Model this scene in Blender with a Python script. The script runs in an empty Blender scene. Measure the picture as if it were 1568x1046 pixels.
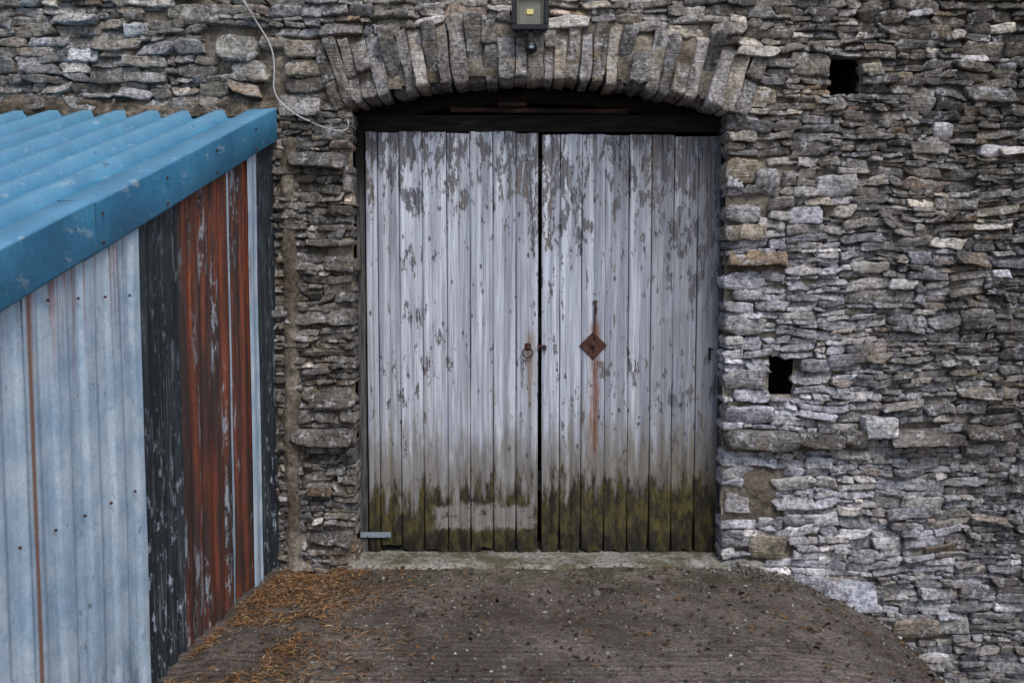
import bpy, bmesh, math, random
import numpy as np
from mathutils import Vector, Matrix, Euler
rng=np.random.RandomState(7); random.seed(7)
scene=bpy.context.scene
CAMZ=2.03; D=7.09; F=1524.0; PITCH=math.radians(4.2)
# ---- back-projection helper: image pixel -> metres on a plane y=const of the barn front
def S(px,py,y=0.0):
    u=px-784; v=523-py
    t=(D+y)/(F*math.cos(PITCH)+v*math.sin(PITCH))
    return (u*t, CAMZ+t*(-F*math.sin(PITCH)+v*math.cos(PITCH)))
# ---- noise
T=rng.rand(256,256)
def vn(x,y):
    xi=np.floor(x).astype(int); yi=np.floor(y).astype(int)
    fx=x-xi; fy=y-yi; fx=fx*fx*(3-2*fx); fy=fy*fy*(3-2*fy)
    a=T[xi&255,yi&255]; b=T[(xi+1)&255,yi&255]; c=T[xi&255,(yi+1)&255]; d=T[(xi+1)&255,(yi+1)&255]
    return (a*(1-fx)+b*fx)*(1-fy)+(c*(1-fx)+d*fx)*fy
def fbm(x,y,o=4):
    x=np.asarray(x,float); y=np.asarray(y,float)
    s=0;a=.5
    for i in range(o):
        s=s+a*(vn(x+17.3*i,y+9.1*i)*2-1); x=x*2; y=y*2; a*=.5
    return s
# ---- node helper
class H:
    def __init__(s,name,rough=.9,metal=0.0,spec=.25):
        s.m=bpy.data.materials.new(name); s.m.use_nodes=True; s.t=s.m.node_tree
        s.b=s.t.nodes['Principled BSDF']; s.b.inputs['Roughness'].default_value=rough
        s.b.inputs['Metallic'].default_value=metal; s.b.inputs['Specular IOR Level'].default_value=spec
        s.tc=s.t.nodes.new('ShaderNodeTexCoord').outputs['Object']
        s.xyz=None
    def set(s,sock,v):
        if isinstance(v,bpy.types.NodeSocket): s.t.links.new(v,sock)
        elif isinstance(v,(tuple,list)): sock.default_value=tuple(v)+((1,) if len(v)==3 and len(sock.default_value)==4 else ())
        else: sock.default_value=v
    def noise(s,sc,detail=4,rough=.55,off=(0,0,0),dist=0):
        if not isinstance(sc,tuple): sc=(sc,sc,sc)
        mp=s.t.nodes.new('ShaderNodeMapping'); mp.inputs['Scale'].default_value=sc; mp.inputs['Location'].default_value=off
        s.t.links.new(s.tc,mp.inputs['Vector'])
        n=s.t.nodes.new('ShaderNodeTexNoise'); n.inputs['Scale'].default_value=1; n.inputs['Detail'].default_value=min(detail,5)
        n.inputs['Roughness'].default_value=rough; n.inputs['Distortion'].default_value=dist
        s.t.links.new(mp.outputs[0],n.inputs['Vector']); return n.outputs['Fac']
    def vor(s,sc,feature='F1'):
        if not isinstance(sc,tuple): sc=(sc,sc,sc)
        mp=s.t.nodes.new('ShaderNodeMapping'); mp.inputs['Scale'].default_value=sc
        s.t.links.new(s.tc,mp.inputs['Vector'])
        n=s.t.nodes.new('ShaderNodeTexVoronoi'); n.feature=feature; n.inputs['Scale'].default_value=1
        s.t.links.new(mp.outputs[0],n.inputs['Vector']); return n.outputs['Distance']
    def mr(s,v,a,b,c=0.,d=1.):
        n=s.t.nodes.new('ShaderNodeMapRange'); n.interpolation_type='SMOOTHSTEP'
        s.set(n.inputs[0],v)
        for i,k in enumerate((a,b,c,d)): s.set(n.inputs[i+1],k)
        return n.outputs[0]
    def mix(s,f,a,b,mode='MIX'):
        n=s.t.nodes.new('ShaderNodeMix'); n.data_type='RGBA'; n.blend_type=mode
        s.set(n.inputs[0],f); s.set(n.inputs[6],a); s.set(n.inputs[7],b); return n.outputs[2]
    def scale(s,col,v):
        n=s.t.nodes.new('ShaderNodeVectorMath'); n.operation='SCALE'; s.set(n.inputs[0],col); s.set(n.inputs['Scale'],v); return n.outputs[0]
    def ma(s,op,a,b=0.0,c=None):
        n=s.t.nodes.new('ShaderNodeMath'); n.operation=op; s.set(n.inputs[0],a); s.set(n.inputs[1],b)
        if c is not None: s.set(n.inputs[2],c)
        return n.outputs[0]
    def mul(s,*a):
        r=a[0]
        for k in a[1:]: r=s.ma('MULTIPLY',r,k)
        return r
    def co(s,i):
        if s.xyz is None:
            s.xyz=s.t.nodes.new('ShaderNodeSeparateXYZ'); s.t.links.new(s.tc,s.xyz.inputs[0])
        return s.xyz.outputs[i]
    def attr(s,name,fac=False):
        n=s.t.nodes.new('ShaderNodeAttribute'); n.attribute_name=name; return n.outputs['Fac' if fac else 'Color']
    def out(s,col,bump=None,strength=.5,dist=.01,rough=None):
        s.set(s.b.inputs['Base Color'],col)
        if rough is not None: s.set(s.b.inputs['Roughness'],rough)
        if bump is not None:
            n=s.t.nodes.new('ShaderNodeBump'); n.inputs['Strength'].default_value=strength; n.inputs['Distance'].default_value=dist
            s.t.links.new(bump,n.inputs['Height']); s.t.links.new(n.outputs[0],s.b.inputs['Normal'])
        return s.m
def mesh_np(name,V,Fq,mat,parent=None,col=None,smooth=False):
    me=bpy.data.meshes.new(name); V=np.asarray(V,np.float32); Fq=np.asarray(Fq,np.int32)
    k=Fq.shape[1]
    me.vertices.add(len(V)); me.vertices.foreach_set('co',V.ravel())
    me.loops.add(Fq.size); me.loops.foreach_set('vertex_index',Fq.ravel())
    me.polygons.add(len(Fq)); me.polygons.foreach_set('loop_start',np.arange(0,Fq.size,k,dtype=np.int32))
    me.polygons.foreach_set('loop_total',np.full(len(Fq),k,np.int32))
    me.update(calc_edges=True); me.validate()
    if smooth: me.polygons.foreach_set('use_smooth',np.ones(len(me.polygons),bool))
    if col is not None:
        a=me.color_attributes.new('Col','FLOAT_COLOR','POINT')
        c=np.ones((len(V),4),np.float32); c[:,:3]=col; a.data.foreach_set('color',c.ravel())
    ob=bpy.data.objects.new(name,me); scene.collection.objects.link(ob); me.materials.append(mat)
    if parent: ob.parent=parent
    return ob
def empty(name,loc=(0,0,0)):
    e=bpy.data.objects.new(name,None); scene.collection.objects.link(e); e.empty_display_size=.2; return e
def grid_faces(nx,nz):
    i=np.arange(nx-1)[:,None]*nz+np.arange(nz-1)[None,:]; i=i.ravel()
    return np.stack([i,i+nz,i+nz+1,i+1],1)
def boxes(name,lst,mat,parent=None,bevel=.004,seg=2):
    bm=bmesh.new()
    for c,sz,*r in lst:
        M=Matrix.Translation(c)
        if r: M=M@Euler(r[0]).to_matrix().to_4x4()
        M=M@Matrix.Diagonal((*sz,1)); bmesh.ops.create_cube(bm,size=1,matrix=M)
    if bevel: bmesh.ops.bevel(bm,geom=list(bm.edges),offset=bevel,segments=seg,affect='EDGES',clamp_overlap=True)
    me=bpy.data.meshes.new(name); bm.to_mesh(me); bm.free()
    ob=bpy.data.objects.new(name,me); scene.collection.objects.link(ob); me.materials.append(mat)
    if parent: ob.parent=parent
    return ob
def tube(name,pts,r,mat,parent=None,cyclic=False):
    cu=bpy.data.curves.new(name,'CURVE'); cu.dimensions='3D'; cu.bevel_depth=r; cu.bevel_resolution=3
    sp=cu.splines.new('POLY' if cyclic else 'NURBS'); sp.points.add(len(pts)-1)
    for p,q in zip(sp.points,pts): p.co=(*q,1)
    sp.use_cyclic_u=cyclic
    if not cyclic: sp.use_endpoint_u=True; sp.order_u=3
    ob=bpy.data.objects.new(name,cu); scene.collection.objects.link(ob); cu.materials.append(mat)
    if parent: ob.parent=parent
    return ob

# =================== MATERIALS
h=H('stone_mat',.92)
col=h.attr('Col'); n2=h.noise(34,5,.75); n3=h.noise((9,9,85),3,.6); n1=h.noise(5,3)
c=h.scale(col,h.mr(n2,.32,.70,.44,1.6))
c=h.scale(c,h.mr(n3,.35,.65,.82,1.15))
c=h.scale(c,h.mr(n1,.35,.65,.70,1.25))
lw=h.mul(h.mr(h.noise(10,5,.7,(3,1,7)),.52,.62),h.mr(n2,.42,.58))
c=h.mix(h.mul(lw,.7),c,(.58,.575,.60))
lo=h.mul(h.mr(h.noise(3.2,5,.7,(9,4,2)),.54,.66),h.mr(h.noise(50,3,.65,(2,2,2)),.46,.6))
c=h.mix(h.mul(lo,.6),c,(.37,.25,.12))
ld=h.mr(h.noise(17,5,.7,(5,5,1)),.55,.64)
c=h.mix(h.mul(ld,.65),c,(.045,.041,.038))
bmp=h.ma('ADD',h.mul(n2,1.2),h.mul(n3,.8))
STONE=h.out(c,bmp,.9,.015)

h=H('mortar_mat',.95)
n=h.noise(30,5,.75); m1=h.noise(3,4)
c=h.mix(h.mr(m1,.35,.65),(.13,.105,.08),(.30,.26,.21)); c=h.scale(c,h.mr(n,.3,.7,.45,1.5))
MORTAR=h.out(c,n,.9,.025)

h=H('painted_wood_mat',.75,spec=.3)
rnd=h.attr('Col',True); z=h.co(2); x=h.co(0)
grain=h.noise((70,10,2.0),5,.68,dist=.4); streak=h.noise((20,4,.5),4,.6)
peelN=h.noise((17,5,5.0),5,.74,(1,2,3)); big=h.noise((2.2,1,1.1),3,.5,(4,4,4))
paint=h.mix(h.mr(streak,.36,.64),(.46,.49,.58),(.75,.785,.865))
paint=h.scale(paint,h.mr(grain,.34,.66,.66,1.10))
paint=h.scale(paint,h.mr(rnd,0,1,.74,1.06))
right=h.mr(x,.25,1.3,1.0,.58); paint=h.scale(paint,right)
dirt=h.mul(h.mr(z,1.9,.5,.22,1),h.mr(h.noise((26,4,1.0),5,.65,(7,1,1)),.46,.66),.75)
paint=h.mix(dirt,paint,(.25,.235,.21))
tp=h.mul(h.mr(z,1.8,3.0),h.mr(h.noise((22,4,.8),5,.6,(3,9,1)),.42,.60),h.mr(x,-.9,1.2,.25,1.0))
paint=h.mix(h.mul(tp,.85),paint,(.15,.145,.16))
th=h.ma('SUBTRACT',.635,h.mr(z,1.8,3.0,0,.12))
th=h.ma('SUBTRACT',th,h.mr(big,.45,.66,0,.08)); th=h.ma('SUBTRACT',th,h.mr(x,.5,1.45,0,.07))
peel=h.mr(peelN,th,h.ma('ADD',th,.03))
wood=h.mix(h.mr(grain,.35,.65),(.045,.043,.048),(.19,.185,.20))
wood=h.mix(h.mr(h.noise((9,3,.9),3,.5,(8,8,8)),.5,.65,0,.8),wood,(.15,.12,.10))
c=h.mix(h.mul(peel,.92),paint,wood)
knot=h.mr(h.vor((9,3,4.3)),.12,.05); c=h.mix(h.mul(knot,.85),c,(.045,.04,.037))
dx,dz=S(915,560,.2)
rx=h.mr(h.ma('ABSOLUTE',h.ma('SUBTRACT',x,h.ma('ADD',dx-.02,h.mul(h.ma('SUBTRACT',h.noise((1,1,5),3),.5),.06)))),.055,.004)
rn=h.mr(h.noise((40,8,3),5,.65),.25,.55)
rr=h.mul(rx,h.mr(z,.35,.9),h.mr(z,1.68,1.58),rn)
c=h.mix(h.mul(rr,.95),c,(.25,.085,.032))
lx=S(808,560,.2)[0]
rr2=h.mul(h.mr(h.ma('ABSOLUTE',h.ma('SUBTRACT',x,lx+.02)),.06,.0),h.mr(z,.7,1.3),h.mr(z,1.62,1.5),rn)
c=h.mix(h.mul(rr2,.65),c,(.22,.13,.05))
mz=h.ma('ADD',z,h.mul(h.ma('SUBTRACT',h.noise((14,3,2.6),5,.75,(2,7,5)),.5),1.15))
mz=h.ma('SUBTRACT',mz,h.mr(x,.1,.3,0,.06))
pe=h.mul(h.ma('SUBTRACT',h.noise((14,5,9),5,.7,(3,3,3)),.5),.22)
zp=h.ma('ADD',z,pe); xp=h.ma('ADD',x,pe)
pale=h.mul(h.mr(xp,-.60,-.54),h.mr(xp,.19,.13),h.mr(zp,.08,.11),h.mr(zp,.30,.26),h.mr(h.noise((14,8,14),4,.7,(6,1,5)),.33,.47))
mn=h.noise((16,8,7),5,.78,(1,9,5))
moss=h.mix(h.mr(mn,.40,.66),(.018,.014,.010),(.092,.076,.020))
c=h.mix(h.mul(h.mr(mz,1.0,.5),.72),c,(.14,.115,.072))
mk=h.mul(h.mr(mz,.50,.30),h.ma('SUBTRACT',1.0,pale))
c=h.mix(h.mul(mk,.97),c,moss)
c=h.mix(h.mul(h.mr(z,.12,-.06,0,.8),h.mr(mn,.65,.4,.4,1)),c,(.012,.010,.008))
bmp=h.ma('ADD',h.mul(grain,.9),h.mul(peel,-.5))
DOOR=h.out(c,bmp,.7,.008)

h=H('old_dark_timber',.9)
g=h.noise((4,30,30),5,.65,dist=.3); c=h.mix(h.mr(g,.35,.65),(.004,.0035,.003),(.018,.015,.013)); TDARK=h.out(c,g,.5,.01)
h=H('red_brown_timber',.85)
g=h.noise((3,30,40),5,.65,dist=.3); c=h.mix(h.mr(g,.35,.65),(.015,.010,.009),(.12,.06,.04)); TRED=h.out(c,g,.5,.01)
h=H('grey_frame_timber',.9)
g=h.noise((50,30,3),5,.65,dist=.3); c=h.mix(h.mr(g,.35,.65),(.03,.028,.028),(.13,.125,.125))
c=h.mix(h.mr(h.co(2),2.3,2.8),c,(.012,.011,.011)); TGREY=h.out(c,g,.5,.01)
h=H('rusty_iron',.85,.0)
g=h.noise(60,5,.7); c=h.mix(h.mr(g,.35,.65),(.035,.020,.018),(.13,.055,.04)); RUST=h.out(c,g,.5,.004)
h=H('galvanised_iron',.55,.4)
g=h.noise(60,4,.7); c=h.mix(g,(.22,.27,.33),(.4,.46,.52)); GALV=h.out(c,g,.2,.002)

h=H('ground_mat',.93)
n=h.noise(45,5,.78); b=h.noise(1.3,5,.6); y=h.co(1); x=h.co(0)
c=h.mix(h.mr(b,.38,.62),(.088,.070,.057),(.175,.145,.121)); c=h.scale(c,h.mr(n,.3,.7,.42,1.7))
c=h.mix(h.mul(h.mr(h.noise(9,5,.75,(4,1,0)),.5,.60),.55),c,(.052,.040,.031))
c=h.mix(h.mul(h.mr(h.noise((2.2,2.2,2.2),5,.7,(14,1,0)),.52,.60),.5),c,(.060,.044,.033))
gm=h.mul(h.mr(y,-.75,-.1),h.mr(h.noise((5,5,5),5,.7,(1,5,0)),.42,.6)); c=h.mix(h.mul(gm,.7),c,(.045,.045,.018))
lt=h.mr(h.noise(22,5,.7,(8,3,0)),.58,.68); c=h.mix(h.mul(lt,.5),c,(.27,.235,.20))
wv=h.ma('SINE',h.ma('ADD',h.mul(y,95.),h.mul(h.noise((1.2,6,1),4),9.)))
ridge=h.mul(wv,h.mr(y,-1.2,-1.9),h.mr(h.noise((2,4,1),4),.35,.6),.28)
c=h.scale(c,h.mr(ridge,-.28,.28,.82,1.14))
GROUND=h.out(c,h.ma('ADD',n,ridge),.9,.016)
h=H('threshold_concrete',.93)
n=h.noise(35,5,.75); c=h.mix(h.mr(n,.35,.65),(.12,.11,.09),(.38,.36,.32)); c=h.mix(h.mr(h.noise(3,5,.7),.45,.6,0,.8),c,(.055,.058,.018)); THR=h.out(c,n,.7,.01)

h=H('blue_sheet_mat',.5,0,.35)
n=h.noise(2.5,4,.6); f=h.noise(40,5,.7)
c=h.mix(h.mr(n,.35,.65),(.030,.175,.315),(.055,.235,.385)); c=h.scale(c,h.mr(f,.3,.7,.86,1.12))
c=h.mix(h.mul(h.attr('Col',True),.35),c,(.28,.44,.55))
c=h.mix(h.mul(h.mr(h.noise((14,5,14),5,.75,(3,3,3)),.585,.67),.5),c,(.42,.5,.55))
c=h.mix(h.mul(h.mr(h.noise(11,5,.75,(8,3,3)),.62,.68),.6),c,(.06,.07,.07))
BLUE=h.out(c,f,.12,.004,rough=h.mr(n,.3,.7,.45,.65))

def sheet_mat(name,kind):
    h=H(name,.6,0,.35); z=h.co(2); y=h.co(1)
    s1=h.noise((4,26,1.0),5,.6,dist=.2); s2=h.noise((6,70,1.6),5,.7,(3,1,2)); bl=h.noise(4.5,5,.65); f=h.noise(50,5,.7)
    if kind=='pale':
        c=h.mix(h.mr(bl,.3,.7),(.36,.50,.64),(.64,.74,.82)); c=h.scale(c,h.mr(s1,.3,.7,.84,1.08)); c=h.scale(c,h.mr(f,.3,.7,.86,1.08))
        c=h.mix(h.mul(h.mr(h.noise((10,28,12),5,.75),.62,.67),.75),c,(.14,.14,.15))
        run=h.mul(h.mr(z,1.35,2.25),h.mr(h.noise((5,42,.7),4,.6,(1,2,9)),.54,.60)); c=h.mix(h.mul(run,.85),c,(.27,.065,.03))
        c=h.mix(h.mul(h.mr(z,.5,-.1),h.mr(h.noise((8,14,5),5,.7),.45,.6),.6),c,(.12,.12,.11))
        seam=h.mr(h.ma('ABSOLUTE',h.ma('ADD',h.ma('ADD',y,3.18),h.mul(h.ma('SUBTRACT',s2,.5),.03))),.024,.006)
        c=h.mix(h.mul(seam,.9),c,(.26,.10,.04))
    elif kind=='black':
        c=h.mix(h.mr(s1,.3,.7),(.011,.014,.018),(.036,.046,.053))
        c=h.mix(h.mul(h.mr(s2,.53,.61),h.mr(bl,.42,.58),.7),c,(.17,.21,.20))
        c=h.mix(h.mul(h.mr(h.noise((8,30,9),5,.78,(7,7,7)),.56,.62),h.mr(z,1.6,-.1,.2,1)),c,(.42,.48,.54))
    else:
        c=h.mix(h.mr(s1,.3,.7),(.065,.030,.022),(.22,.060,.032)); c=h.scale(c,h.mr(f,.3,.7,.75,1.2))
        c=h.mix(h.mul(h.mr(h.noise((4,7,.7),4,.6,(5,5,1)),.48,.58),.8),c,(.036,.030,.029))
        pm=h.mul(h.mr(h.noise((8,36,6),5,.78,(7,2,7)),.53,.59),h.mr(h.noise((3,6,.8),3,.5,(1,1,7)),.48,.60))
        c=h.mix(h.mul(pm,.85),c,(.34,.40,.45))
        c=h.mix(h.mul(h.mr(z,.8,2.4),h.mr(s2,.54,.62),.85),c,(.42,.10,.035))
    return h.out(c,f,.25,.004)
PALE=sheet_mat('pale_paint_sheet','pale'); BLK=sheet_mat('black_paint_sheet','black'); RST=sheet_mat('rust_sheet','rust')

h=H('scatter_mat',.9); c=h.attr('Col'); SCAT=h.out(c)
h=H('black_plastic',.45,0,.4); BLACKP=h.out((.008,.008,.009))
h=H('lamp_reflector',.35,0,.4); REF=h.out(h.mix(h.noise(20,2),(.13,.125,.10),(.24,.23,.18)))
h=H('lamp_glass',.05,0,.5); h.b.inputs['Transmission Weight'].default_value=1.0; h.b.inputs['IOR'].default_value=1.1; BGL=h.out((.9,.9,.88))
h=H('led_yellow',.4); LED=h.out((.80,.68,.25))
h=H('cable_plastic',.6); CAB=h.out((.5,.48,.47))
h=H('cable_dark',.6); CABD=h.out((.05,.05,.05))
h=H('slate_roof_mat',.8); n=h.noise(12,5); SLATE=h.out(h.scale((.1,.1,.11),h.mr(n,.3,.7,.6,1.4)),n,.4,.01)
h=H('interior_dark',.95); n=h.noise(12,5); INT=h.out(h.scale((.02,.018,.017),h.mr(n,.3,.7,.6,1.4)),n,.5,.01)

# =================== BARN
barn=empty('stone_barn')
JL,JR=-1.125,1.515
AX,AR,AZ=.125,4.66,3.33-4.66   # arch centre / radius
AL=.44
HOLES=[(*S(1270,147),*S(1318,88)),(*S(1177,605),*S(1216,545))]
rows=[]
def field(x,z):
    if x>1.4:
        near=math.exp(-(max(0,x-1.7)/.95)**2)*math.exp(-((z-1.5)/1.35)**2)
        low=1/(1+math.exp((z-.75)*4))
        mu=math.log(.185)+.80*near+.70*low*math.exp(-((x-2.3)/1.7)**2)-.38*max(0,(x-2.4))/1.2-.12*(z>2.6)  # darker to the right: partly weathered stone, partly edge falloff painted into the tone
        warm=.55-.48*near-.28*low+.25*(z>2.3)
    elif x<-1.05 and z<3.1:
        mu=math.log(.165); warm=.75  # left jamb: brown stone, with the shade beside the shed painted in
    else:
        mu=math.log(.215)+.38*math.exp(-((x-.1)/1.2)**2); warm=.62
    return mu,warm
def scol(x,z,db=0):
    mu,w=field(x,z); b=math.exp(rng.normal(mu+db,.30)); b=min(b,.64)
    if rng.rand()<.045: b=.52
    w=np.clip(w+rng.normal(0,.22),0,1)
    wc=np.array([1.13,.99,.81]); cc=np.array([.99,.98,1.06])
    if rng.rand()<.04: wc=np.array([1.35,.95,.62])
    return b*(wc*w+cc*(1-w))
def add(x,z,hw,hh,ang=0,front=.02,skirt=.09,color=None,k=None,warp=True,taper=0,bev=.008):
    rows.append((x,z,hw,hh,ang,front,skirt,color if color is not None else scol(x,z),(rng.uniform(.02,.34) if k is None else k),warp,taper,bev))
custom=[]
def cs(px,py,w,h_,proud=.06,col_=None,ang=0):
    x,z=S(px,py); custom.append((x,z,w/436,h_/436,proud,col_,ang))
L=(.44,.43,.47); B=(.15,.135,.12); W=(.56,.56,.56); Tn=(.31,.26,.20); M=(.34,.32,.32)
for a in [(495,668,92,24,.12,B),(1163,672,112,28,.13,(.18,.17,.16)),(1252,672,66,20,.12,B),(1306,668,44,20,.11,B),(1343,652,50,32,.11,W),(1400,667,86,22,.12,B),(1452,672,40,18,.11,B),(1508,661,72,20,.12,B),
 (488,246,86,22,.10,(.13,.12,.11)),(522,404,46,20,.07,B),(1158,396,84,20,.08,(.24,.18,.13)),(1134,262,46,34,.04,Tn),(1174,276,36,30,.05,M),(1136,328,50,26,.04,M),(1140,356,60,22,.045,Tn),(1138,430,60,24,.04,L),(1146,452,44,16,.04,M),(1140,498,64,26,.04,M),
 (1138,580,60,28,.04,M),(1150,606,50,18,.045,L),(1146,634,72,24,.05,L),(1172,836,56,36,.055,Tn),(1128,768,36,30,.014,M),
 (1285,908,100,40,.10,(.40,.40,.45)),(1235,893,60,26,.09,(.35,.35,.38)),(1400,960,70,30,.05,(.3,.25,.2)),(1155,150,60,30,.03,Tn),(1280,285,60,30,.04,W),(1440,200,26,20,.05,W),(1230,330,50,26,.03,L),
 (470,105,62,26,.03,(.26,.22,.17)),(470,133,62,20,.03,(.22,.19,.16)),(470,76,62,24,.03,(.27,.23,.19)),(460,160,60,34,.03,(.4,.37,.35)),(365,75,60,38,.04,(.32,.30,.27)),(382,110,50,28,.03,(.35,.33,.3)),(300,22,80,26,.03,(.32,.3,.27)),
 (130,85,40,20,.04,W),(210,48,34,18,.04,W),(1240,100,60,30,.03,(.27,.24,.2)),(1520,232,50,18,.05,L),(1255,560,60,18,.04,(.33,.32,.34)),(1330,410,60,16,.04,(.33,.32,.3)),
 (505,820,70,24,.02,B),(500,600,76,20,.02,B)]: cs(*a)
def blocked(x,z,hw,hh):
    for (cx,cz,w,h_,*_) in custom:
        if abs(x-cx)<w+hw*.3 and abs(z-cz)<h_+hh*.3: return True
    r=math.hypot(x-AX,z-AZ); th=math.atan2(x-AX,z-AZ)
    if JL<x<JR and r<AR+.02: return True
    if abs(th)<math.radians(17.2) and AR-.02<r<AR+AL-.03 and z>3.0: return True
    if abs(x-1.76)<.13 and abs(z-.44)<.15: return True   # rendered patch
    return False
def emit(x0,x1,z0,z1):
    hw=(x1-x0)/2; hh=(z1-z0)/2; x=(x0+x1)/2; z=(z0+z1)/2
    if x<-1.75 and z<2.6: return
    if blocked(x,z,hw,hh): return
    for (a,b,c_,d) in HOLES:
        if x0<c_ and x1>a and z0<d and z1>b:
            if a<x<c_ and b<z<d: return
            if b<z<d:
                if x<=a: x1=a
                elif x>=c_: x0=c_
            else:
                if z<=b: z1=b
                else: z0=d
            hw=(x1-x0)/2; hh=(z1-z0)/2; x=(x0+x1)/2; z=(z0+z1)/2
            if hw<.012 or hh<.008: return
    g=rng.uniform(-.004,.004)
    sk=.32 if (abs(x0-JR)<.03 or abs(x1-JL)<.03) else .09
    fr=rng.uniform(.0,.042)+.03*(rng.rand()<.14)
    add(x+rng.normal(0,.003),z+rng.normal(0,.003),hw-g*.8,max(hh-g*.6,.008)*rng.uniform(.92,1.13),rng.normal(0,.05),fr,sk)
def region(x0,x1,z0,z1,targ=(.034,.066)):
    z=z0
    while z<z1-.02:
        bh=min(rng.uniform(.12,.25),z1-z)
        if z1-z-bh<.05: bh=z1-z
        x=x0
        while x<x1-1e-4:
            bw=rng.uniform(.18,.6)
            if x1-x-bw<.12: bw=x1-x
            n=max(1,int(round(bh/rng.uniform(*targ)))); hs=rng.uniform(.45,1.5,n); hs=hs/hs.sum()*bh
            zz=z
            for hgt in hs:
                xx=x
                while xx<x+bw-1e-4:
                    w=np.clip(hgt*rng.uniform(1.6,5.5),.055,.30)
                    if x+bw-xx-w<.05: w=x+bw-xx
                    emit(xx,xx+w,zz,zz+hgt); xx+=w
                zz+=hgt
            x+=bw
        z+=bh
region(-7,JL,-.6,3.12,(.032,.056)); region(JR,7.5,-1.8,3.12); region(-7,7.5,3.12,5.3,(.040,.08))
for (x,z,w,h_,p,c_,an) in custom:
    sk=.32 if (abs(x-w-JR)<.06 or abs(x+w-JL)<.06) else .12
    add(x,z,w*1.05,h_*1.08,an+rng.normal(0,.05),p,sk,np.array(c_)*rng.uniform(.8,1.1),rng.uniform(.08,.34),False,0,.012)
# voussoirs
th=-17.2
while th<18.0:
    w=rng.uniform(.075,.125); dth=math.degrees(w/(AR+.2)); a=math.radians(th+dth/2)
    ln=AL+rng.uniform(-.05,.05)
    r=AR+ln/2+rng.uniform(-.004,.012)
    tone=np.exp(rng.normal(math.log(.235),.24)); wm=.2+.8*rng.rand()
    colr=tone*(np.array([1.14,.98,.80])*wm+np.array([1.0,.98,1.02])*(1-wm))
    if rng.rand()<.25:
        s_=rng.uniform(.35,.65); l1=ln*s_; l2=ln-l1
        for l_,q in ((l1,AR+l1/2),(l2,AR+l1+l2/2)):
            rows.append((AX+q*math.sin(a),AZ+q*math.cos(a),w/2-.002,l_/2-.002,a,.038+rng.uniform(0,.02),.34,colr*rng.uniform(.8,1.2),.08,False,.02,.010))
    else:
        rows.append((AX+r*math.sin(a),AZ+r*math.cos(a),w/2-.002,ln/2,a+rng.normal(0,.014),.038+rng.uniform(0,.026),.34,colr,.06,False,.045,.010))
    th+=dth
def build_stones(name,rows,parent):
    N=len(rows)
    A=lambda i:np.array([r[i] for r in rows],float)[:,None]
    sx=np.array([-1,-1,-.95,-.72,-.36,0,.36,.72,.95,1,1]); st=np.array([-1,-1,-.86,-.4,.4,.86,1,1])
    s,t=np.meshgrid(sx,st,indexing='ij'); s=s.ravel()[None]; t=t.ravel()[None]
    ii,jj=np.meshgrid(np.arange(11),np.arange(8),indexing='ij')
    ring=np.minimum(np.minimum(ii,10-ii),np.minimum(jj,7-jj)).ravel()[None]
    X,Z,HW,HH,AN,FR,SK=[A(i) for i in range(7)]; K=A(8); WP=A(9); TP=A(10); BV=A(11)
    col=np.array([r[7] for r in rows])
    rk=lambda:rng.uniform(.1,1.6,(N,1))
    sgx=np.where(s>0,rk(),rk()); sgz=np.where(t>0,rk(),rk())
    ex=rng.uniform(1.5,6,(N,1))
    lx=s*HW*(1-K*sgx*.4*np.abs(t)**ex)*(1+TP*t)
    lz=t*HH*(1-K*sgz*np.abs(s)**ex*rng.uniform(.4,1.2,(N,1)))
    lz=lz+s*HH*rng.normal(0,.16,(N,1))*(WP)
    lx=lx+t*HH*rng.normal(0,.4,(N,1))*(WP)*(SK<.2)
    sh=ring==0
    lx=np.where(sh,lx*.97,lx); lz=np.where(sh,lz*.96,lz)
    sd=rng.uniform(0,200,(N,1))
    px=lx+X; pz=lz+Z
    amp=np.minimum(.012,HH*.32)
    lx=lx+amp*2*fbm(px*30+sd,pz*30+sd,3); lz=lz+amp*1.7*fbm(px*24+sd+50,pz*20+sd,3)
    ca,sa=np.cos(AN),np.sin(AN)
    wx=X+lx*ca+lz*sa; wz=Z-lx*sa+lz*ca
    wz=wz+WP*(.07*fbm(wx*.55+3,wz*.5,2)+.03*fbm(wx*2.7,wz*2.5+9,2))
    bev=np.minimum(BV,HH*.5)*rng.uniform(.3,1.5,(N,1))
    y=-FR+np.where(ring==1,bev,np.where(ring==2,bev*.1,0))
    rough=.013*fbm(wx*14+sd,wz*30+sd,3)+ .010*fbm(wx*50,wz*80+sd,2)
    tilt=s*HW*rng.normal(0,.13,(N,1))+t*HH*rng.normal(.12,.32,(N,1))
    y=y+rough+tilt
    y=np.where(sh,SK,y)
    V=np.stack([wx,y,wz],-1).reshape(-1,3)
    f=grid_faces(11,8); Fq=(f[None]+(np.arange(N)*88)[:,None,None]).reshape(-1,4)
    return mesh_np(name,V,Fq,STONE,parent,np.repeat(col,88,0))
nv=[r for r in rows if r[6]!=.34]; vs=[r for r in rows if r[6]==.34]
build_stones('wall_stones',nv,barn); build_stones('arch_voussoirs',vs,barn)
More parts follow.
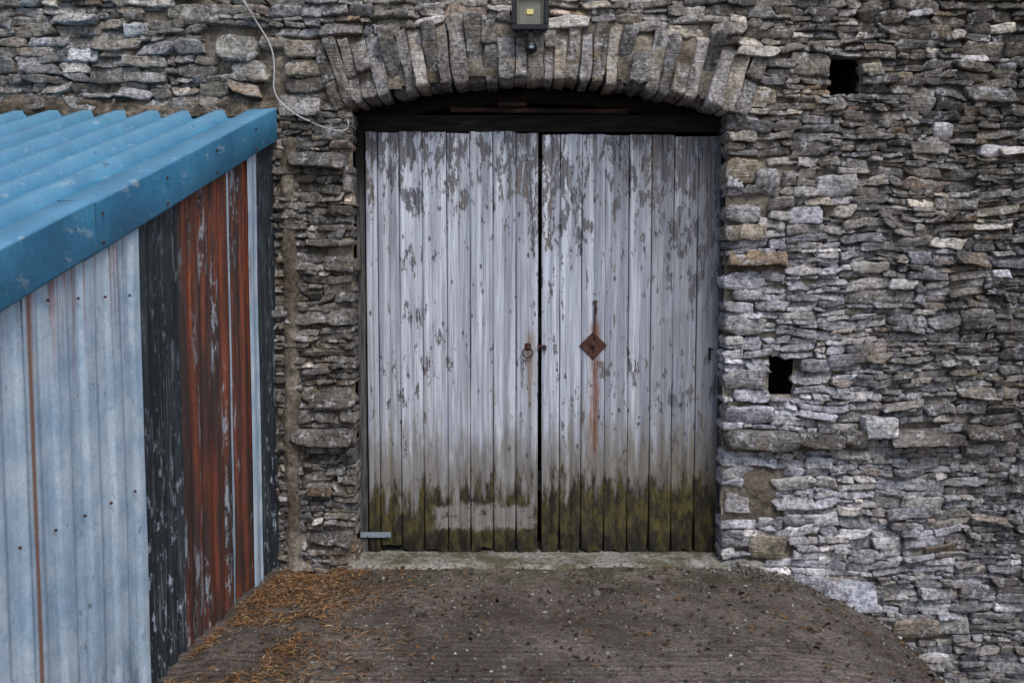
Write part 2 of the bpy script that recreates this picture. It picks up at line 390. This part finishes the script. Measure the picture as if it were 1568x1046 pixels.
# mortar bed
xs=np.arange(-7,7.51,.022); zs=np.arange(-1.8,5.31,.022)
gx,gz=np.meshgrid(xs,zs,indexing='ij')
above=np.exp(-((gx-.1)/1.0)**2)*np.clip((gz-3.68)/.15,0,1)
shedge=np.clip(1.6-np.abs(gx+1.575)/.05,0,1)*(gz<2.95)
lowr=np.exp(-((gx-1.76)/.17)**2)*np.exp(-((gz-.44)/.22)**2)
rr_=np.hypot(gx-AX,gz-AZ); vous=np.clip(1-np.abs(rr_-AR-.22)/.24,0,1)*(np.abs(gx-AX)<1.5)
patch=np.clip(fbm(gx*1.6+5,gz*1.9+3,4)*2.2-.25,0,1)
gy=.030+.032*fbm(gx*6,gz*8,4)-.055*above*(.6+.8*fbm(gx*3,gz*4+7,2))-.085*shedge-.06*lowr-.048*np.minimum(vous*2,1)-.022*patch+.010*fbm(gx*30,gz*30,2)
f=grid_faces(len(xs),len(zs))
fcx=gx.ravel()[f].mean(1); fcz=gz.ravel()[f].mean(1)
r=np.hypot(fcx-AX,fcz-AZ)
dele=(fcx>JL-.0)&(fcx<JR+.0)&(r<AR+.05)&(fcz>-1)
for (a,b,c_,d) in HOLES: dele|=(fcx>a)&(fcx<c_)&(fcz>b)&(fcz<d)
mesh_np('mortar_bed',np.stack([gx,gy,gz],-1).reshape(-1,3),f[~dele],MORTAR,barn,smooth=True)
def recess(name,x0,x1,z0,z1,y0,y1,mat):
    V=[(x0,y0,z0),(x1,y0,z0),(x1,y0,z1),(x0,y0,z1),(x0,y1,z0),(x1,y1,z0),(x1,y1,z1),(x0,y1,z1)]
    mesh_np(name,V,[(4,5,6,7),(0,1,5,4),(3,2,6,7),(0,3,7,4),(1,2,6,5)],mat,barn)
for i,(a,b,c_,d) in enumerate(HOLES): recess('putlog_hole_%d'%i,a-.02,c_+.02,b-.02,d+.02,.03,.45,INT)
recess('doorway_recess',JL-.06,JR+.06,-.35,3.5,.06,.75,INT)
boxes('side_and_back_walls',[((-6.9,4,1.75),(.25,7.9,7.1)),((7.4,4,1.75),(.25,7.9,7.1)),((.25,8.0,1.75),(14.5,.25,7.1))],MORTAR,barn,0)
boxes('slate_roof',[((.25,1.95,6.5),(15.2,5.2,.06),(math.radians(32),0,0)),((.25,6.15,6.5),(15.2,5.2,.06),(math.radians(-32),0,0))],SLATE,barn,0)
# door planks
YD=.2
def dx_(px): return S(px,523,YD)[0]
zt=S(800,205,YD)[1]; zb=S(800,849,YD)[1]
joints_l=[562,580,613,648,685,720,755,790,824]; joints_r=[829,857,890,926,962,996,1030,1066,1101]
def leaf(name,js,y0,topoff):
    Vs=[];Fs=[];Cs=[];base=0
    nz=110
    for k,(a,b) in enumerate(zip(js[:-1],js[1:])):
        x0,x1=dx_(a)+.002,dx_(b)-.002; w=x1-x0
        prof=[(0,.03),(0,.006),(.004,.001),(.012,0),(w*.46,0),(w*.485,.005),(w*.515,.005),(w*.54,0),(w-.012,0),(w-.004,.001),(w,.006),(w,.03)]
        top=zt+topoff+rng.uniform(-.014,.010); bot=zb+rng.uniform(-.005,.045); yo=rng.uniform(-.006,.006)
        u=np.linspace(0,1,nz); zz=bot+(top-bot)*u**1.4
        P=np.array(prof); gxx=np.repeat((x0+P[:,0])[:,None],nz,1); gyy=np.repeat((y0+yo+P[:,1])[:,None],nz,1)
        gzz=np.repeat(zz[None],len(P),0)
        bn=.04*fbm(gxx*30,gxx*0+k,3); gzz=gzz+bn*np.clip(1-(gzz-bot)/.15,0,1)*1.5
        gzz=gzz+.008*fbm(gxx*40,gxx*0+k+30,2)*np.clip(1-(top-gzz)/.1,0,1)
        gyy=gyy+.004*fbm(gxx*2,gzz*1.2+k*7,2)
        gxx=gxx+.003*fbm(gzz*2+k*5,gzz*0,2)
        rot=np.clip(1-(gzz-bot)/.32,0,1); gxx=gxx+(x0+w/2-gxx)*rot*.10*rng.uniform(.2,1)*(1+fbm(gzz*25+k*9,gzz*0,2))
        gyy=gyy+rot*.016*fbm(gxx*20,gzz*12+k,3)
        Vs.append(np.stack([gxx,gyy,gzz],-1).reshape(-1,3)); Fs.append(grid_faces(len(P),nz)+base); base+=len(P)*nz
        v=rng.rand()
        if name=='right_door_leaf' and k==7: v=0
        Cs.append(np.full((len(P)*nz,3),v))
    return mesh_np(name,np.concatenate(Vs),np.concatenate(Fs),DOOR,barn,np.concatenate(Cs))
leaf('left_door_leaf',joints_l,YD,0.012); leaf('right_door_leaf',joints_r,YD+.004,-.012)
boxes('door_ledges',[((.21,YD+.055,.45),(2.5,.03,.15)),((.21,YD+.055,1.6),(2.5,.03,.15)),((.21,YD+.055,2.75),(2.5,.03,.15))],TDARK,barn)
boxes('door_frame_posts',[((-1.105,YD+.05,1.4),(.06,.1,3.3)),((1.545,YD+.05,1.4),(.06,.1,3.3))],TGREY,barn)
zh=S(0,183,YD)[1]
boxes('door_lintel',[((.2,YD+.10,(zt+.02+zh+.03)/2),(2.8,.14,zh-zt+.02))],TDARK,barn)
tb=[]
for i in range(15):
    a=math.radians(-15+i*30/14); r2=AR-.045
    tb.append(((AX+r2*math.sin(a),YD+.17,AZ+r2*math.cos(a)),(AR*math.radians(30/14)+.01,.1,.10),(0,a,0)))
boxes('curved_head_timber',tb,TDARK,barn,.006)
xa,za=S(690,178,YD+.12); xb,zc=S(962,160,YD+.12)
boxes('red_timber_beam',[(((xa+xb)/2,YD+.12,(za+zc)/2-.01),(xb-xa,.08,.035),(0,.012,0)),((xa+.45,YD+.10,zc-.01),(.22,.06,.03),(0,-.02,0))],TRED,barn,.006)
xs=np.linspace(JL-.05,JR+.05,140); ys=np.linspace(-.20,.5,44); gx,gy=np.meshgrid(xs,ys,indexing='ij')
gz=-.082+.010*fbm(gx*6,gy*6,4)-np.clip((-gy-.11-.07*fbm(gx*3,gx*0,3))/.05,0,1)*.07
mesh_np('stone_threshold',np.stack([gx,gy,gz],-1).reshape(-1,3),grid_faces(140,44),THR,barn,smooth=True)
# ironwork
fx,fz=S(908,529,YD)
bm=bmesh.new()
bmesh.ops.create_cube(bm,size=1,matrix=Matrix.Translation((fx,YD-.010,fz))@Matrix.Rotation(math.radians(45),4,'Y')@Matrix.Diagonal((.145,.008,.145,1)))
bmesh.ops.bevel(bm,geom=list(bm.edges),offset=.003,segments=1,affect='EDGES')
for (ox,oz) in ((0,.083),(.083,0),(-.083,0),(0,-.083)):
    bmesh.ops.create_uvsphere(bm,u_segments=10,v_segments=6,radius=.007,matrix=Matrix.Translation((fx+ox,YD-.015,fz+oz)))
bmesh.ops.create_cone(bm,segments=16,radius1=.022,radius2=.018,depth=.02,cap_ends=True,matrix=Matrix.Translation((fx-.004,YD-.022,fz+.018))@Matrix.Rotation(math.pi/2,4,'X'))
me=bpy.data.meshes.new('lock_plate'); bm.to_mesh(me); bm.free(); ob=bpy.data.objects.new('lock_plate',me); scene.collection.objects.link(ob); me.materials.append(RUST); ob.parent=barn
boxes('lock_keyhole',[((fx,YD-.0155,fz-.03),(.012,.004,.035)),((fx,YD-.0155,fz-.015),(.02,.004,.015))],BLACKP,barn,.002)
bx,bz1=S(911,462,YD); _,bz0=S(911,512,YD)
boxes('latch_bar',[((bx,YD-.014,(bz0+bz1)/2),(.014,.012,bz1-bz0+.02),(0,.03,0)),((bx,YD-.014,bz1),(.034,.014,.018)),((bx+.004,YD-.016,bz1-.06),(.024,.012,.05))],RUST,barn,.004)
boxes('hasp',[((bx+.002,YD-.022,bz0-.015),(.02,.02,.03))],RUST,barn,.004)
rx_,rz=S(808,540,YD)
tube('ring_handle',[(rx_+.036*math.sin(a),YD-.03-.006*math.cos(a),rz+.036*math.cos(a)) for a in np.linspace(0,2*math.pi,40,endpoint=False)],.0055,RUST,barn,True)
boxes('ring_staple',[((rx_,YD-.014,rz+.05),(.02,.035,.022)),((rx_,YD-.006,rz+.045),(.045,.008,.05))],RUST,barn,.004)
lx_,lz_=S(831,530,YD); boxes('door_latch',[((lx_,YD-.014,lz_),(.05,.02,.016)),((lx_+.018,YD-.016,lz_-.012),(.02,.024,.03)),((lx_-.03,YD-.010,lz_-.01),(.012,.012,.04))],RUST,barn,.003)
a,b=S(552,818,YD); c_,d=S(599,816,YD); boxes('bottom_hinge_strap',[(((a+c_)/2,YD-.014,b),(c_-a,.012,.04)),((c_-.02,YD-.022,b),(.016,.016,.016)),((a+.06,YD-.022,b),(.016,.016,.016))],GALV,barn,.003)
a,b=S(1086,541,YD); boxes('side_staple',[((a,YD-.012,b),(.014,.02,.09)),((a+.012,YD-.016,b+.03),(.03,.012,.012)),((a,YD-.016,b-.04),(.022,.02,.014))],TDARK,barn,.003)
# mortar fillet above the lean-to roof
xs=np.arange(-6.8,-1.66,.018); ts=np.linspace(0,1,16); gx,gt=np.meshgrid(xs,ts,indexing='ij')
gz=3.08+gt*(.20+.08*fbm(gx*2.2,gx*0,3))+.02*fbm(gx*6,gt*2,3); gy=.03-.11*(1-gt)**.8*(1+.5*fbm(gx*5,gt*3,3))+.03*fbm(gx*16,gt*6,3)
h=H('earthy_mortar',.97); n=h.noise(28,5,.78); c=h.mix(h.mr(h.noise(6,5,.7),.4,.6),(.075,.060,.043),(.21,.17,.13)); EM=h.out(h.scale(c,h.mr(n,.3,.7,.45,1.5)),n,1.,.02)
mesh_np('mortar_fillet',np.stack([gx,gy,gz],-1).reshape(-1,3),grid_faces(len(xs),16),EM,barn,smooth=True)

# =================== SHED (lean-to)
shed=empty('corrugated_metal_shed')
def sx(t): return -1.633-.077*t
SL=.3156; RZ=3.155
def sheet(name,t0,t1,off,mat,period=.1,amp=.010,zoff=0,shape='sin'):
    ts=np.arange(t0,t1+.0001,.01); nz=30
    if shape=='sin': pr=amp*np.sin(2*math.pi*ts/period)
    else: pr=amp*np.clip(2.2*np.sin(2*math.pi*ts/period),-1,1)
    zz=np.linspace(0,1,nz); g1,g2=np.meshgrid(ts,zz,indexing='ij'); pr=np.repeat(pr[:,None],nz,1)
    ztop=RZ-.06-SL*g1; zbot=-.22+.012*np.round(fbm(g1*6,g1*0,2)*3)+zoff
    Z=zbot+(ztop-zbot)*g2
    X=sx(g1)-.05+off+pr+.007*fbm(g1*2.5,Z*1.5,3); Y=-g1
    mesh_np(name,np.stack([X,Y,Z],-1).reshape(-1,3),grid_faces(len(ts),nz),mat,shed,smooth=True)
sheet('back_dark_sheet',0,.46,-.005,BLK,.09,.008)
sheet('pale_cover_strip',.43,.60,.018,PALE,.17,.006)
sheet('streaked_rust_sheet',.57,.98,0,RST,.13,.012)
sheet('pale_lap_edge',.955,.985,.018,PALE,.3,.001)
sheet('rust_sheet',.96,1.76,.004,RST,.16,.012,0,'box')
sheet('dark_sheet',1.72,2.25,.008,BLK,.13,.012)
sheet('pale_sheet',2.2,3.22,.022,PALE,.24,.006,0,'box')
sheet('pale_sheet_front',3.19,4.7,.012,PALE,.24,.006,0,'box')
boxes('sheet_fixings',[((sx(t)-.02,-t,zf),(.012,.013,.013)) for t in (2.32,2.56,2.8,3.04,3.3) for zf in (.95,1.9)],RUST,shed,.003)
x=-6.6
ROOFX1=-1.78
prof=[]; pc_=[]
while x<ROOFX1:
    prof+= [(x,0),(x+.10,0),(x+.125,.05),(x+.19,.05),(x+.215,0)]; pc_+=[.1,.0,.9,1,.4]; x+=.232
P=np.array(prof); pc_=np.array(pc_)[P[:,0]<ROOFX1+.02]; P=P[P[:,0]<ROOFX1+.02]
ts=np.linspace(.03,4.9,60)
V=np.zeros((len(P),60,3)); 
V[:,:,0]=P[:,0][:,None]-.077*ts[None]; V[:,:,1]=-ts[None]; V[:,:,2]=RZ-.06+P[:,1][:,None]-SL*ts[None]
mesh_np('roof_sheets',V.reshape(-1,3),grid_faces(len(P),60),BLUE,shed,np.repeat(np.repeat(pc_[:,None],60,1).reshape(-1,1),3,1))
def verge(name,t0,t1,o):
    pr=[(-.17,-.012),(-.165,.0),(-.012,.006),(0,0),(.002,-.006),(.006,-.215),(.002,-.225),(-.02,-.222)]
    cc=[.8,.8,.8,.6,.1,0,0,0]
    ts=np.linspace(t0,t1,40); V=np.zeros((len(pr),40,3))
    for i,(a,b) in enumerate(pr):
        V[i,:,0]=sx(ts)-.013+a+o+.003*fbm(ts*3,ts*0+i,2); V[i,:,1]=-ts; V[i,:,2]=RZ+b+o-SL*ts+.004*fbm(ts*1.7,ts*0,2)
    mesh_np(name,V.reshape(-1,3),grid_faces(len(pr),40),BLUE,shed,np.repeat(np.repeat(np.array(cc)[:,None],40,1).reshape(-1,1),3,1))
verge('verge_trim_rear',.04,2.75,0); verge('verge_trim_front',2.68,4.95,.014)
boxes('verge_lap_dark_gap',[((sx(2.675)-.004,-2.675,RZ-SL*2.675-.10),(.014,.008,.215)),((sx(2.675)-.09,-2.675,RZ-SL*2.675+.010),(.15,.008,.012))],BLACKP,shed,.002)  # thin black strips added to draw the dark gap where the trims lap
boxes('verge_screws',[((sx(t)+.0,-t,RZ-SL*t-d_),(.012,.014,.014)) for t in (.5,1.2,1.9,2.6,2.85,3.5) for d_ in (.06,.19)],RUST,shed,.003)
boxes('shed_front_wall',[((-4.3,-4.75,.65),(4.6,.04,1.75))],PALE,shed,0)

# =================== GROUND
def gh(x,y):
    d=np.interp(x,[-9,1.5,1.8,2.07,2.54,3.1,4,6,200],[0,0,-.03,-.10,-.33,-.82,-1.25,-1.4,-1.4])
    bank=.05*np.exp(-((x+1.65)/.25)**2)*(y<.1)
    z=-.105+d+.012*fbm(x*1.2,y*1.2,4)+.005*fbm(x*14,y*14,3)
    z=z-.07*np.exp(-((x+1.5)/.3)**2)*np.exp(-(y/.35)**2)
    z=z+.08*np.clip(x-1.6,0,1)*fbm(x*4,y*4,3)
    return z+bank*(.4+fbm(x*4,y*4,3))
xs=np.concatenate([[-250,-120,-60,-30,-15,-9,-6],np.arange(-4,4.5,.03),[5,6,8,12,20,40,90,250]])
ys=np.concatenate([[-250,-120,-60,-30,-15,-10,-7.5],np.arange(-6,.5,.03),[1,3,8,15,40,100,250]])
gx,gy=np.meshgrid(xs,ys,indexing='ij'); gz=gh(gx,gy)
mesh_np('ground',np.stack([gx,gy,gz],-1).reshape(-1,3),grid_faces(len(xs),len(ys)),GROUND,smooth=True)
def scatter_quads(name,x,y,L_,W_,cols,lift=.004,tilt=.25):
    N=len(x); a=rng.uniform(0,2*math.pi,N); z=gh(x,y)+lift+rng.uniform(0,.006,N)
    dx,dy=np.cos(a)*L_/2,np.sin(a)*L_/2; nx,ny=-np.sin(a)*W_/2,np.cos(a)*W_/2; dz=rng.normal(0,tilt,N)*L_/2; ez=rng.normal(0,tilt,N)*W_
    V=np.zeros((N,6,3)); cz=np.abs(rng.normal(0,.12,N))*L_
    for i,(p,q,m_) in enumerate([(-1,-.5,0),(0,-1,1),(1,-.5,0),(1,.5,0),(0,1,1),(-1,.5,0)]):
        V[:,i,0]=x+p*dx+q*nx; V[:,i,1]=y+p*dy+q*ny; V[:,i,2]=z+p*dz*.5+np.abs(dz)*.5+q*ez+m_*cz
    f=np.array([[0,1,4,5],[1,2,3,4]]); Fq=(f[None]+(np.arange(N)*6)[:,None,None]).reshape(-1,4)
    return mesh_np(name,V.reshape(-1,3),Fq,SCAT,None,np.repeat(cols,6,0))
N=14000
t=rng.uniform(0,3.2,N); off=np.abs(rng.normal(0,.42,N)); x=sx(t)+.02+off; y=-t-.02
keep=(fbm(x*2.6,y*2.6,4)+.34*np.exp(-off/.35)>.03)&(x<0.2); x=x[keep];y=y[keep]; N=len(x)
pal=np.array([[.34,.17,.07],[.20,.10,.045],[.38,.27,.15],[.08,.05,.03],[.26,.12,.04]])
scatter_quads('straw_litter',x,y,rng.uniform(.02,.075,N),rng.uniform(.002,.006,N),pal[rng.randint(0,5,N)]*rng.uniform(.5,1.2,(N,1)))
N=1500; x=rng.uniform(-1.6,3,N); y=-rng.uniform(.02,1,N)**1.3*3.4
scatter_quads('fallen_leaves',x,y,rng.uniform(.01,.045,N),rng.uniform(.006,.025,N),np.array([[.05,.03,.02],[.14,.08,.04],[.03,.022,.016]])[rng.randint(0,3,N)],.004,.3)
bm=bmesh.new(); bmesh.ops.create_icosphere(bm,subdivisions=1,radius=1); iv=np.array([v.co[:] for v in bm.verts]); fi=np.array([[v.index for v in f.verts] for f in bm.faces]); bm.free()
N=5500; x=rng.uniform(-1.7,3.2,N); y=-rng.uniform(0,1,N)**1.2*3.6
# crumbs fallen from the wall along the right-hand edge
x[:700]=rng.uniform(1.3,3.1,700); y[:700]=-np.abs(rng.normal(.06,.12,700))
r_=np.exp(rng.normal(math.log(.0045),.45,N)); r_[:60]*=3.5; r_[800:830]*=3
V=iv[None]*r_[:,None,None]*rng.uniform(.6,1.3,(N,1,3))*(1+rng.normal(0,.14,(N,len(iv),1)))
V[:,:,2]*=.7; V[:,:,0]+=x[:,None]; V[:,:,1]+=y[:,None]; V[:,:,2]+=gh(x,y)[:,None]+r_[:,None]*.2
pc=rng.uniform(.06,.28,(N,1))*np.array([[1.08,.97,.86]]); pc[rng.rand(N)<.05]=(.5,.48,.46)
mesh_np('gravel',V.reshape(-1,3),(fi[None]+(np.arange(N)*len(iv))[:,None,None]).reshape(-1,3),SCAT,None,np.repeat(pc,len(iv),0))

# =================== FLOODLIGHT
fl=empty('floodlight')
cx_=S(811,40)[0]; Y0=-.16
bot=S(811,44)[1]-.056
boxes('housing',[((cx_,Y0+.03,bot+.13),(.245,.07,.26)),],BLACKP,fl,.012,3)
boxes('bezel',[((cx_,Y0-.025,bot+.018),(.25,.044,.036)),((cx_,Y0-.025,bot+.243),(.25,.044,.034)),((cx_-.111,Y0-.025,bot+.13),(.030,.044,.190)),((cx_+.111,Y0-.025,bot+.13),(.030,.044,.190))],BLACKP,fl,.005)
boxes('reflector',[((cx_,Y0-.008,bot+.13),(.19,.004,.19)),((cx_-.08,Y0-.02,bot+.13),(.004,.03,.19),(0,0,-.7)),((cx_+.08,Y0-.02,bot+.13),(.004,.03,.19),(0,0,.7))],REF,fl,.001)
boxes('led_chip',[((cx_,Y0-.014,bot+.125),(.045,.006,.035))],LED,fl,.001)
boxes('cooling_fins',[((cx_+i*.03,Y0+.085,bot+.13),(.006,.05,.2)) for i in range(-3,4)],BLACKP,fl,.001)
boxes('wall_bracket',[((cx_,-.06,bot+.16),(.16,.05,.04)),((cx_-.135,-.12,bot+.14),(.008,.13,.03)),((cx_+.135,-.12,bot+.14),(.008,.13,.03)),((cx_,-.055,bot+.14),(.278,.008,.03))],BLACKP,fl,.003)
boxes('sensor_arm',[((cx_+.005,Y0-.005,bot-.045),(.035,.04,.095)),((cx_+.005,Y0,bot-.01),(.13,.05,.022))],BLACKP,fl,.006)
bm=bmesh.new(); bmesh.ops.create_uvsphere(bm,u_segments=20,v_segments=12,radius=.046,matrix=Matrix.Translation((cx_+.005,Y0-.02,bot-.115))@Matrix.Diagonal((.95,.8,1,1)))
me=bpy.data.meshes.new('motion_sensor'); bm.to_mesh(me); bm.free(); ob=bpy.data.objects.new('motion_sensor',me); scene.collection.objects.link(ob); me.materials.append(BLACKP); ob.parent=fl
for p in me.polygons: p.use_smooth=True
boxes('sensor_lens',[((cx_+.008,Y0-.057,bot-.12),(.03,.012,.02))],GALV,fl,.004)
def cpts(l,y=-.06): return [(S(a,b)[0],y,S(a,b)[1]) for a,b in l]
tube('electric_cable',cpts([(360,-40),(378,10),(398,40),(420,75),(424,110),(421,140),(432,160),(455,178),(480,190),(505,200),(528,204),(538,196),(534,186)]),.005,CAB)
tube('electric_cable.001',cpts([(455,178),(470,190),(492,188),(515,198),(532,190),(545,200)],-.075),.003,CABD)
tube('electric_cable.002',cpts([(398,40),(385,15),(368,0),(350,-20)],-.07),.003,CAB)

# =================== LIGHT, WORLD, CAMERA
w=bpy.data.worlds.new('World'); scene.world=w; w.use_nodes=True; nt=w.node_tree; bg=nt.nodes['Background']
sky=nt.nodes.new('ShaderNodeTexSky'); sky.sky_type='NISHITA'; sky.sun_disc=False
EL=math.radians(53); AZ_=math.radians(160)
sky.sun_elevation=EL; sky.sun_rotation=AZ_; sky.air_density=1.0; sky.dust_density=1.8; sky.ozone_density=.8
nt.links.new(sky.outputs[0],bg.inputs[0]); bg.inputs[1].default_value=.15
sd=bpy.data.lights.new('sun','SUN'); sd.energy=2.0; sd.angle=math.radians(24); sd.color=(1,.98,.955)
so=bpy.data.objects.new('sun',sd); scene.collection.objects.link(so)
dirv=Vector((math.sin(AZ_)*math.cos(EL),math.cos(AZ_)*math.cos(EL),math.sin(EL)))
so.rotation_euler=dirv.to_track_quat('Z','Y').to_euler()
cam=bpy.data.cameras.new('cam'); co=bpy.data.objects.new('cam',cam); scene.collection.objects.link(co)
cam.sensor_width=36; cam.lens=F/1568*36; cam.clip_end=1000
co.location=(0,-D,CAMZ); co.rotation_euler=(math.pi/2-PITCH,0,0)
cam.dof.use_dof=True; cam.dof.focus_distance=7.2; cam.dof.aperture_fstop=2.8
scene.camera=co
scene.view_settings.view_transform='Standard'; scene.view_settings.look='None'; scene.view_settings.exposure=0
print('stones',len(rows))
